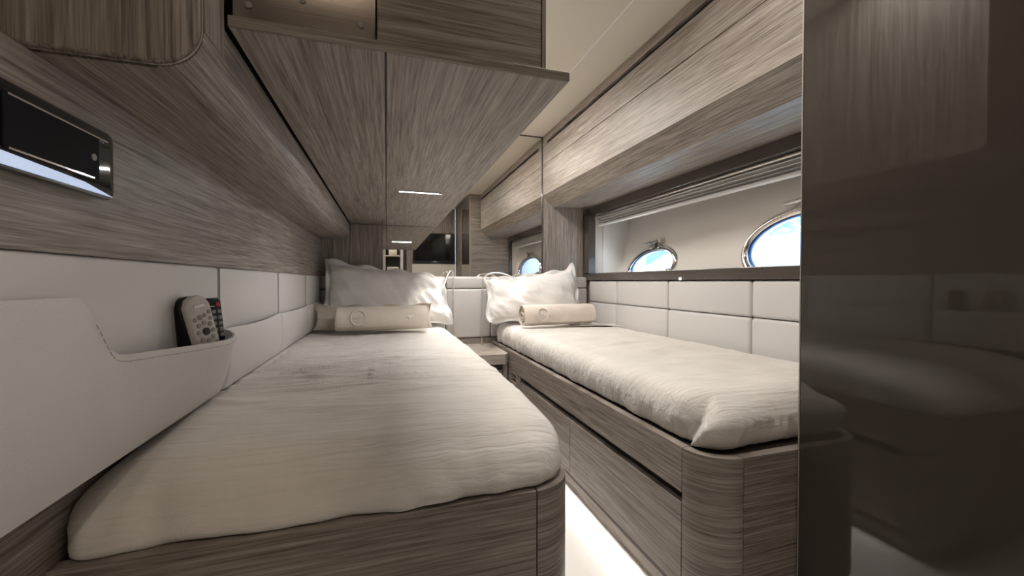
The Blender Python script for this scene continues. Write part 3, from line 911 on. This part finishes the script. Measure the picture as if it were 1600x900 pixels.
# ------------------------------------------------------------------ rolled towels with embroidered emblem
def towel_roll(x0, x1, yc, z0, ry, rz, label, emblem_x, seed, second=None, yaw=0.0):
    zc = z0 + rz
    root = thing('rolled_towel', label, 'towel', ((x0 + x1) / 2, yc, z0), 'rolled towels with embroidery')
    turns = 4.2; n = 170; th = 0.0052
    def sec(k, x):
        a = k * turns * 2 * math.pi
        rad = 0.16 + 0.84 * k
        if k > 1 - 0.02: rad *= 1
        dz = 0.0035 * nz3(x * 14 + seed, a * 1.2, seed) * k
        yy = math.cos(a + 2.4) * (ry * rad + dz); zz = math.sin(a + 2.4) * (rz * rad + dz)
        zz = max(zz, -rz * 0.97)
        return yy, zz
    bm = bmesh.new()
    nx = 44
    O, I = [], []
    for i in range(nx + 1):
        x = x0 + (x1 - x0) * i / nx
        sh = yaw * (x - (x0 + x1) / 2)
        e = min(1.0, min(i, nx - i) / 2.0)
        ro, ri = [], []
        for j in range(n + 1):
            k = j / n
            yy, zz = sec(k, x)
            f = 0.965 + 0.035 * e
            xo = x + 0.006 * math.sin(k * 9 + seed) * (1 - e) * (1 if i > nx / 2 else -1)
            ln = math.hypot(yy / ry, zz / rz) + 1e-6
            g = 1 - th / (ry * max(ln, 0.1))
            ro.append(bm.verts.new((xo, yc + sh + yy * f, zc + zz * f)))
            ri.append(bm.verts.new((xo, yc + sh + yy * f * g, zc + zz * f * g)))
        O.append(ro); I.append(ri)
    for i in range(nx):
        for j in range(n):
            bm.faces.new((O[i][j], O[i + 1][j], O[i + 1][j + 1], O[i][j + 1]))
            bm.faces.new((I[i][j + 1], I[i + 1][j + 1], I[i + 1][j], I[i][j]))
        bm.faces.new((O[i][n], O[i + 1][n], I[i + 1][n], I[i][n]))
        bm.faces.new((O[i][0], O[i + 1][0], I[i + 1][0], I[i][0]))
    for i in (0, nx):
        for j in range(n):
            bm.faces.new((O[i][j], O[i][j + 1], I[i][j + 1], I[i][j]))
    obj('terry_roll', bm, 'towel', root, smooth=60)
    # emblem: raised stitches laid over the front of the roll
    def onroll(x, s):   # s: arc distance from the front mid-line upwards
        a = math.pi - s / ((ry + rz) / 2)
        sh = yaw * (x - (x0 + x1) / 2)
        return Vector((x, yc + sh + math.cos(a) * (ry + 0.0022), zc + math.sin(a) * (rz + 0.0022)))
    bm = bmesh.new()
    R = 0.033
    s0 = 0.012
    tube([onroll(emblem_x + R * math.cos(q), s0 + R * math.sin(q)) for q in [k * 2 * math.pi / 40 for k in range(40)]], 0.0038, 6, bm, closed=True)
    for k in range(22):    # leaf-like stitches around the ring
        q = k * 2 * math.pi / 22
        c, d = math.cos(q), math.sin(q)
        tube([onroll(emblem_x + (R + 0.002) * c, s0 + (R + 0.002) * d), onroll(emblem_x + (R + 0.008) * math.cos(q + 0.13), s0 + (R + 0.008) * math.sin(q + 0.13))], [0.0036, 0.002], 5, bm)
    # cursive strokes inside
    for st in ([(-.016, -.008), (-.010, .010), (-.004, -.006), (.002, .011), (.006, -.002)], [(.000, -.010), (.008, -.004), (.014, .006), (.008, .010), (.006, .002), (.016, -.004)], [(-.018, .002), (-.006, .004), (.008, .001), (.018, .004)]):
        P = []
        for i in range(len(st) - 1):
            for u in (0, .33, .66):
                P.append(onroll(emblem_x + st[i][0] * (1 - u) + st[i + 1][0] * u, s0 + st[i][1] * (1 - u) + st[i + 1][1] * u))
        P.append(onroll(emblem_x + st[-1][0], s0 + st[-1][1]))
        tube(P, 0.0028, 5, bm)
    obj('embroidered_emblem', bm, 'thread_white', root, smooth=60)
    if second:
        bm = bmesh.new()
        for k in range(5):
            q = -0.9 + k * 0.45
            tube([onroll(second, 0.0), onroll(second + 0.012 * math.sin(q), 0.010 + 0.006 * math.cos(q)), onroll(second + 0.026 * math.sin(q), 0.018 * math.cos(q))], [0.002, 0.0055, 0.0015], 5, bm)
        tube([onroll(second - 0.006, -0.016), onroll(second, -0.004), onroll(second + 0.004, 0.02)], 0.002, 5, bm)
        obj('embroidered_sprig', bm, 'thread_white', root, smooth=60)
    return root
towel_roll(-0.222, 0.188, 2.040, 0.5365, 0.060, 0.064, 'rolled beige towel with round embroidered emblem on the left bed', -0.125, 1.0, 0.105)
towel_roll(0.715, 1.145, 2.110, 0.5235, 0.064, 0.066, 'rolled beige towel with embroidered emblem on the right bed', 0.815, 6.0, None, yaw=0.05)

# ------------------------------------------------------------------ bedside table
bt = thing('bedside_table', 'small pale oak bedside table between the two beds', 'table', (0.485, 2.25, 0))
tx0, tx1, ty0 = 0.343, 0.626, 2.05
obj('table_top', prism([(tx0, H - 0.058), (tx1, H - 0.058), (tx1, ty0 + 0.03), (tx1 - 0.022, ty0), (tx0, ty0)], 0.340, 0.394, 'z', bev=0.0015), 'wood_pale', bt)
obj('cabinet_body', box(tx0, tx1, ty0 + 0.06, H - 0.058, 0.0, 0.339), 'wood_h', bt)
df = obj('drawer', box(tx0 + 0.003, tx1 - 0.03, ty0 + 0.044, ty0 + 0.0595, 0.10, 0.300, 0.001), 'wood_h', bt)
obj('side_stile', box(tx1 - 0.027, tx1, ty0 + 0.040, ty0 + 0.0595, 0.0, 0.339, 0.001), 'wood_v', bt)
obj('pull_slot', box(tx0 + 0.003, tx1 - 0.03, ty0 + 0.050, ty0 + 0.0595, 0.3005, 0.3385), 'recess', bt)

# ------------------------------------------------------------------ gooseneck reading lamps
def reading_lamp(bx_, by_, pts, tip, aim, label):
    t = thing('reading_lamp', label, 'lamp', (bx_, by_, 0.394), 'gooseneck reading lamps')
    obj('base', cyl((bx_, by_, 0.398), (0, 0, 1), 0.009, 0.008, 18, bev=0.002), 'chrome', t, smooth=50)
    obj('neck', tube(pts, 0.0038, 10), 'satin', t, smooth=70)
    tip = Vector(tip); aim = Vector(aim).normalized()
    hd = obj('lamp_head', tube([tip - aim * 0.012, tip - aim * 0.008, tip + aim * 0.016, tip + aim * 0.020], [0.003, 0.0065, 0.0075, 0.0072], 14), 'chrome', t, smooth=50)
    obj('lens', cyl(tip + aim * 0.0208, aim, 0.0062, 0.001, 14), 'ledw', hd)
    ld = bpy.data.lights.new('reading_light', 'SPOT')
    ld.energy = READ_W; ld.color = (1.0, 0.93, 0.84); ld.spot_size = math.radians(120); ld.spot_blend = 0.9; ld.shadow_soft_size = 0.012
    lo = bpy.data.objects.new('reading_light', ld); C.objects.link(lo)
    lo.parent = t
    lo.location = (tip + aim * 0.026) - Vector(t.location)
    lo.rotation_euler = aim.to_track_quat('-Z', 'Y').to_euler()
    return t
b = (0.555, 2.395)
top = [Vector((b[0], b[1], 0.398)), Vector((b[0] - 0.003, b[1], 0.55)), Vector((b[0] + 0.002, b[1], 0.70)), Vector((b[0] + 0.004, b[1], 0.775))]
neck = top + bez((b[0] + 0.004, b[1], 0.785), (b[0] + 0.012, b[1] - 0.004, 0.84), (0.66, b[1] - 0.03, 0.852), (0.735, b[1] - 0.075, 0.802), 16)
reading_lamp(b[0], b[1], neck, (0.741, b[1] - 0.079, 0.797), (0.10, -0.55, -0.75), 'chrome gooseneck reading lamp bent over the right pillow')
b = (0.378, 2.395)
top = [Vector((b[0], b[1], 0.398)), Vector((b[0] + 0.002, b[1], 0.60)), Vector((b[0] + 0.001, b[1], 0.79))]
neck = top + bez((b[0] + 0.001, b[1], 0.80), (b[0] + 0.004, b[1] - 0.005, 0.865), (0.350, b[1] - 0.03, 0.855), (0.322, b[1] - 0.075, 0.775), 16)
reading_lamp(b[0], b[1], neck, (0.320, b[1] - 0.080, 0.768), (-0.45, -0.50, -0.62), 'chrome gooseneck reading lamp bent over the left pillow')

# ------------------------------------------------------------------ remote controls in the pocket
def frame_from(origin, face, upv):
    f = Vector(face).normalized(); u = Vector(upv); u = (u - f * u.dot(f)).normalized(); r_ = u.cross(f).normalized()
    m = Matrix((r_, u, f)).transposed().to_4x4(); m.translation = Vector(origin)
    return m       # local x = right on the face, y = up the remote, z = out of the face
def xform(bm, m):
    bmesh.ops.transform(bm, matrix=m, verts=bm.verts); return bm
m1 = frame_from((-0.303, 0.868, 0.612), (0.92, -0.36, 0.14), (-0.03, -0.16, 1.0))
rc = thing('remote_control', 'light grey faced remote control with black back in the leather pocket', 'remote control', (-0.303, 0.868, 0.612), 'remotes in the leather pocket')
outl = [(-0.026, 0.036), (0.026, 0.036), (0.026, 0.128), (0.018, 0.141), (0.006, 0.146), (-0.006, 0.146), (-0.018, 0.141), (-0.026, 0.128)]
obj('back_shell', xform(prism(outl, -0.038, -0.007, 'z', bev=0.004), m1), 'black', rc, smooth=50)
fp = obj('face_plate', xform(prism(outl, -0.0065, 0.006, 'z', bev=0.004, seg=3), m1), 'grey', rc, smooth=50)
obj('logo_bar', xform(box(-0.012, 0.012, 0.124, 0.129, 0.005, 0.0068, 0.0005), m1), 'chrome', fp)
for (bx_, by_, br) in [(0.017, 0.112, .0035), (-0.017, 0.104, .0035), (0.017, 0.100, .0035), (-0.004, 0.106, .0045), (0.006, 0.108, .0035),
                       (-0.012, 0.092, .0042), (0.0, 0.095, .0042), (0.012, 0.090, .0042), (-0.016, 0.080, .0038), (0.016, 0.078, .0038),
                       (-0.012, 0.066, .0042), (0.012, 0.066, .0042), (0.0, 0.062, .0042), (-0.017, 0.054, .0038), (0.017, 0.054, .0038), (-0.006, 0.048, .0042), (0.006, 0.048, .0042)]:
    obj('button', xform(cyl((bx_, by_, 0.006), (0, 0, 1), br, 0.003, 12), m1), 'btn', fp)
obj('button', xform(cyl((0, 0.079, 0.0065), (0, 0, 1), 0.0068, 0.004, 16), m1), 'black', fp)
m2 = frame_from((-0.324, 0.952, 0.622), (0.84, -0.52, 0.10), (0.0, -0.04, 1.0))
r2 = thing('remote_control', 'slim black remote control with red power button in the leather pocket', 'remote control', (-0.324, 0.952, 0.622), 'remotes in the leather pocket')
outl = [(-0.019, 0.024), (0.019, 0.024), (0.019, 0.118), (0.014, 0.126), (-0.014, 0.126), (-0.019, 0.118)]
bd = obj('body', xform(prism(outl, -0.014, 0.0, 'z', bev=0.003), m2), 'black', r2, smooth=50)
obj('button', xform(cyl((0.010, 0.112, 0.0), (0, 0, 1), 0.005, 0.004, 14), m2), 'red', bd)
obj('white_mark', xform(box(-0.015, 0.004, 0.108, 0.1095, -0.0005, 0.0006), m2), 'print', bd)
for j in range(5):
    for i in range(3):
        k = obj('button', xform(box(-0.0155 + i * 0.0115, -0.0075 + i * 0.0115, 0.094 - j * 0.012, 0.101 - j * 0.012, -0.001, 0.002, 0.0008), m2), 'btn', bd)

# ------------------------------------------------------------------ black control panel on the left wall
cp = thing('control_panel', 'black control panel on the left oak wall above the pocket', 'control panel', (-0.345, 0.59, 0.885))
def rrect(y0, y1, z0, z1, r_, n=6):
    return arc(y1 - r_, z1 - r_, r_, 0, 90, n) + arc(y0 + r_, z1 - r_, r_, 90, 180, n) + arc(y0 + r_, z0 + r_, r_, 180, 270, n) + arc(y1 - r_, z0 + r_, r_, 270, 360, n)
obj('bezel', prism(rrect(0.48, 0.658, 0.884, 0.970, 0.012), -0.352, -0.338, 'x', bev=0.004, seg=3), 'blackgloss', cp, smooth=40)
obj('screen', prism(rrect(0.495, 0.626, 0.903, 0.958, 0.004), -0.3385, -0.3365, 'x', bev=0.0006), 'screenblack', cp)
obj('chrome_line', box(-0.3372, -0.3358, 0.50, 0.641, 0.955, 0.957), 'chrome', cp)
obj('chrome_line', box(-0.3372, -0.3358, 0.50, 0.616, 0.904, 0.906), 'chrome', cp)
obj('indicator', cyl((-0.3362, 0.615, 0.930), (1, 0, 0), 0.004, 0.002, 12), 'btn', cp)
obj('reflection_strip', prism([(0.49, 0.8885), (0.651, 0.8885), (0.60, 0.897), (0.49, 0.901)], -0.339, -0.3365, 'x'), 'lipreflect', cp)  # blue reflection on the glossy lower lip, drawn as a glowing strip

# ------------------------------------------------------------------ television and washroom shelf, seen in the mirror
tv = thing('television', 'black flat television on the aft wall, seen in the mirror', 'television', (0.59, YA + 0.03, 1.01))
obj('back_case', box(0.325, 0.856, YA + 0.001, YA + 0.03, 1.012, 1.405, 0.004), 'black', tv)
obj('screen', box(0.337, 0.844, YA + 0.0302, YA + 0.033, 1.052, 1.393), 'blackgloss', tv)
for k in range(5):
    obj('maker_mark', box(0.575 + k * 0.010, 0.582 + k * 0.010, YA + 0.030, YA + 0.0315, 1.036, 1.043), 'print', tv)
for k in range(9):
    obj('printed_mark', box(0.538 + k * 0.013, 0.546 + k * 0.013, YA + 0.030, YA + 0.0315, 1.019, 1.023), 'print', tv)
su = thing('shelf_unit', 'open white shelf unit in the washroom, seen in the mirror', 'shelf', (0.09, -0.75, 0.0))
sx0, sx1, sy = -0.03, 0.20, -0.80
obj('side', box(sx0, sx0 + 0.018, sy - 0.25, sy, 0, ZC - 0.002), 'white', su)
obj('side', box(sx1 - 0.018, sx1, sy - 0.25, sy, 0, ZC - 0.002), 'white', su)
obj('back', box(sx0, sx1, sy - 0.262, sy - 0.251, 0, ZC - 0.002), 'trim', su)
for z in (0.30, 0.62, 0.90, 1.13, 1.40):
    obj('shelf', box(sx0 + 0.0185, sx1 - 0.0185, sy - 0.25, sy - 0.004, z, z + 0.016), 'white', su)
tr_ = tag(obj('hand_towel', tube([(0.03, sy - 0.10, 1.196), (0.035, sy - 0.10, 1.196), (0.135, sy - 0.10, 1.196), (0.14, sy - 0.10, 1.196)], [0.038, 0.048, 0.048, 0.038], 24), 'pillowcase', None, smooth=50), 'small white rolled towel on a washroom shelf, seen in the mirror', 'towel')
tr2 = tag(obj('folded_towel', box(0.005, 0.165, sy - 0.20, sy - 0.02, 0.917, 0.985, 0.018, 3), 'pillowcase', None, smooth=60), 'folded white towel on the lower washroom shelf, seen in the mirror', 'towel')

# ------------------------------------------------------------------ ceiling downlights
names = ['round ceiling downlight above the wardrobe side', 'round ceiling downlight above the cabin entrance', 'round ceiling downlight in the washroom']
for k, (x, y, w_) in enumerate(DOWN + [(0.25, -0.7, 4.0)]):
    t = thing('ceiling_downlight', names[k], 'light', (x, y, ZC), 'ceiling downlights')
    bm = bmesh.new()
    prof = [(0.034, 0.0), (0.036, -0.006), (0.044, -0.006), (0.047, 0.0)]
    rg = [[bm.verts.new((x + rr_ * math.cos(a), y + rr_ * math.sin(a), ZC - 0.0005 + dz)) for a in [q * 2 * math.pi / 32 for q in range(32)]] for rr_, dz in prof]
    for A, B in zip(rg, rg[1:]):
        for j in range(32): bm.faces.new((A[j], A[(j + 1) % 32], B[(j + 1) % 32], B[j]))
    obj('trim_ring', bm, 'chrome', t, smooth=50)
    obj('lens', cyl((x, y, ZC - 0.002), (0, 0, 1), 0.033, 0.002, 28), 'led', t)
    ld = bpy.data.lights.new('downlight', 'AREA')
    ld.shape = 'DISK'; ld.size = 0.066; ld.energy = w_; ld.color = ENTRY_COL; ld.spread = math.radians(165)
    lo = bpy.data.objects.new('downlight', ld); C.objects.link(lo); lo.parent = t; lo.location = (0, 0, -0.008)

for (x0, x1, y0, y1, w_), lab in zip(PANELS, ('flush rectangular ceiling light above the feet of the beds', 'flush rectangular ceiling light above the bedside table')):
    t = thing('ceiling_light', lab, 'light', ((x0 + x1) / 2, (y0 + y1) / 2, ZC), 'flush ceiling lights')
    for nm, a in (('frame_rail', (x0 - 0.012, x1 + 0.012, y0 - 0.012, y0)), ('frame_rail', (x0 - 0.012, x1 + 0.012, y1, y1 + 0.012)), ('frame_rail', (x0 - 0.012, x0, y0, y1)), ('frame_rail', (x1, x1 + 0.012, y0, y1))):
        obj(nm, box(*a, ZC - 0.008, ZC - 0.0005, 0.001), 'white', t)
    obj('diffuser', box(x0, x1, y0, y1, ZC - 0.004, ZC - 0.001), 'diffuser', t)
    ld = bpy.data.lights.new('ceiling_glow', 'AREA')
    ld.shape = 'RECTANGLE'; ld.size = x1 - x0; ld.size_y = y1 - y0; ld.energy = w_; ld.color = LAMP_COL
    lo = bpy.data.objects.new('ceiling_glow', ld); C.objects.link(lo); lo.parent = t; lo.location = (0, 0, -0.009)

for o in bpy.data.objects:
    if '_org' in o: del o['_org']
